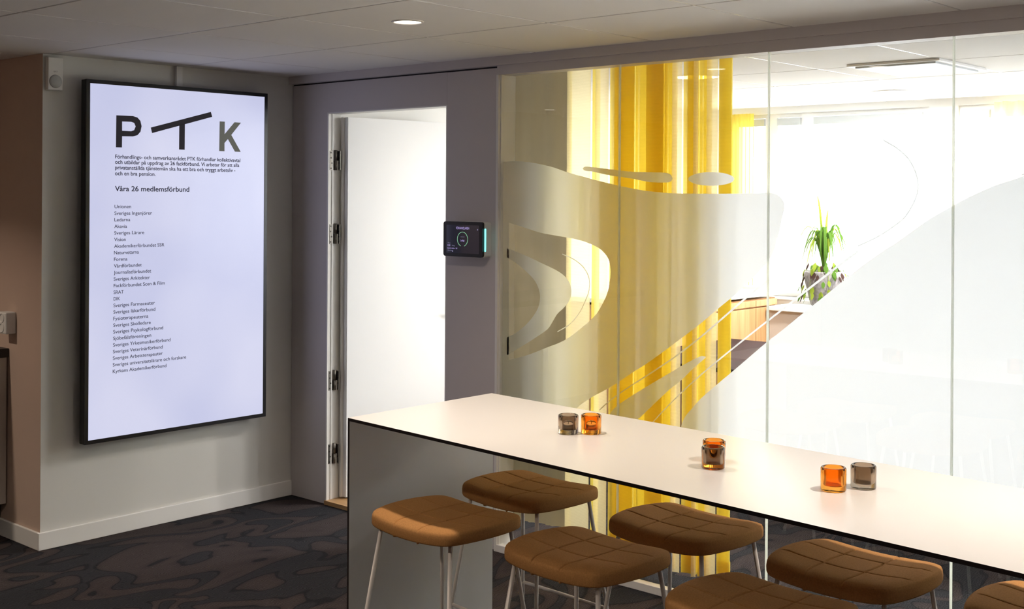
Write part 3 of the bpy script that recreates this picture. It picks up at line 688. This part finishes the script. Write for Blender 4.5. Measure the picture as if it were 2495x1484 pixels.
# ------------------------------------------------------------------ candle holders
def holder_mesh(nm):
    bm = bmesh.new(); R_, H_ = .0325, .0600
    lathe(bm, [(0, 0), (R_-.003, 0), (R_, .003), (R_, H_-.003), (R_-.0025, H_), (R_-.006, H_), (R_-.0085, H_-.003), (R_-.0105, .0165), (R_-.013, .0135), (0, .0130)], 48)
    bmesh.ops.recalc_face_normals(bm, faces=bm.faces[:])
    me = bpy.data.meshes.new('candle_holder'); bm.to_mesh(me); bm.free(); me.materials.append(MT[nm])
    for p in me.polygons: p.use_smooth = True
    return me
HM = {'orange': holder_mesh('orange'), 'smoke': holder_mesh('smoke')}
HOLD = [(2.938, -1.180, 'smoke', 'smoke-brown glass candle holder of the pair nearest the slab end of the table', 1),
        (2.990, -1.128, 'orange', 'orange glass candle holder of the pair nearest the slab end of the table', 1),
        (3.497, -1.205, 'orange', 'orange glass candle holder half hidden behind a smoke-brown one', 0),
        (3.545, -1.285, 'smoke', 'smoke-brown glass candle holder standing in front of an orange one', 0),
        (3.912, -1.291, 'orange', 'orange glass candle holder of the pair at the right', 0),
        (3.957, -1.213, 'smoke', 'smoke-brown glass candle holder of the pair at the right', 0)]
for x, y, c, lab, tl in HOLD:
    o = bpy.data.objects.new('candle_holder', HM[c]); COL.objects.link(o); o.location = (x, y, TZ+.0003); tag(o, lab, 'candle holder', 'glass candle holders on the bar table')
    if tl:
        e = empty('tealight', (x, y, TZ+.0135), label='tealight inside the %s candle holder' % ('smoke-brown' if c == 'smoke' else 'orange'), cat='tealight')
        bm = bmesh.new(); lathe(bm, [(0, 0), (.0175, 0), (.0180, .016), (.0172, .016), (.0170, .013)], 28); obj('tin_cup', bm, 'tin', e, True)
        bm = bmesh.new(); lathe(bm, [(.0170, .0125), (0, .0125)], 28); obj('wax', bm, 'wax', e)
        bm = bmesh.new(); tube(bm, [(0, 0, .0125), (.001, 0, .019)], .0007, 6); obj('wick', bm, 'core', e)

# ------------------------------------------------------------------ ceiling downlights
def downlight(x, y, power, label, spread=120, col=LAMP, rad=.05):
    e = empty('downlight', (x, y, CZ), label=label, cat='light', group='recessed ceiling downlights')
    bm = bmesh.new(); lathe(bm, [(rad, -.001), (rad+.003, -.006), (rad+.010, -.004), (rad+.011, -.0005)], 40); obj('trim_ring', bm, 'ring', e, True)
    bm = bmesh.new(); lathe(bm, [(0, -.002), (rad+.0005, -.002)], 36); bmesh.ops.reverse_faces(bm, faces=bm.faces[:]); obj('lamp_disc', bm, 'lamp', e)
    L = bpy.data.lights.new('lamp', 'AREA'); L.shape = 'DISK'; L.size = rad*1.8; L.energy = power; L.color = col; L.spread = math.radians(spread)
    lo = bpy.data.objects.new('lamp', L); COL.objects.link(lo); lo.parent = e; lo.location = (0, 0, -.010)
downlight(2.063, -1.069, 5, 'round lit downlight in the ceiling above the slab end of the bar table')
downlight(4.45, -1.069, 11, 'round lit downlight above the right part of the bar table')
downlight(2.74, -1.46, 6.5, 'round lit downlight above the near edge of the bar table')
downlight(2.063, -3.5, 24, 'unseen downlight added behind the near side of the bar table')  # added out of view to light the door panels from the front
downlight(4.66, -3.9, 30, 'unseen downlight added near the middle of the lounge')  # added out of view to brighten the lounge
downlight(-.45, -2.75, 10, 'round lit downlight above the kitchen counter')
for i, (x, y) in enumerate(((2.18, 2.85), (4.2, 2.7), (1.75, 1.35), (6.1, 2.6))):
    downlight(x, y, (66, 42, 26, 42)[i], 'round lit downlight in the meeting room ceiling, %s' % ('nearest the potted plant', 'added as fill far right by the windows', 'added as fill behind the striped curtain', 'added as fill at the right end')[i], 175, (1., .96, .91), .12)  # only the first is in view, the others are added to brighten the room
downlight(3.0, -6.3, 34, 'unseen downlight added at the rear of the lounge')  # added behind the camera as fill for walls and ceiling
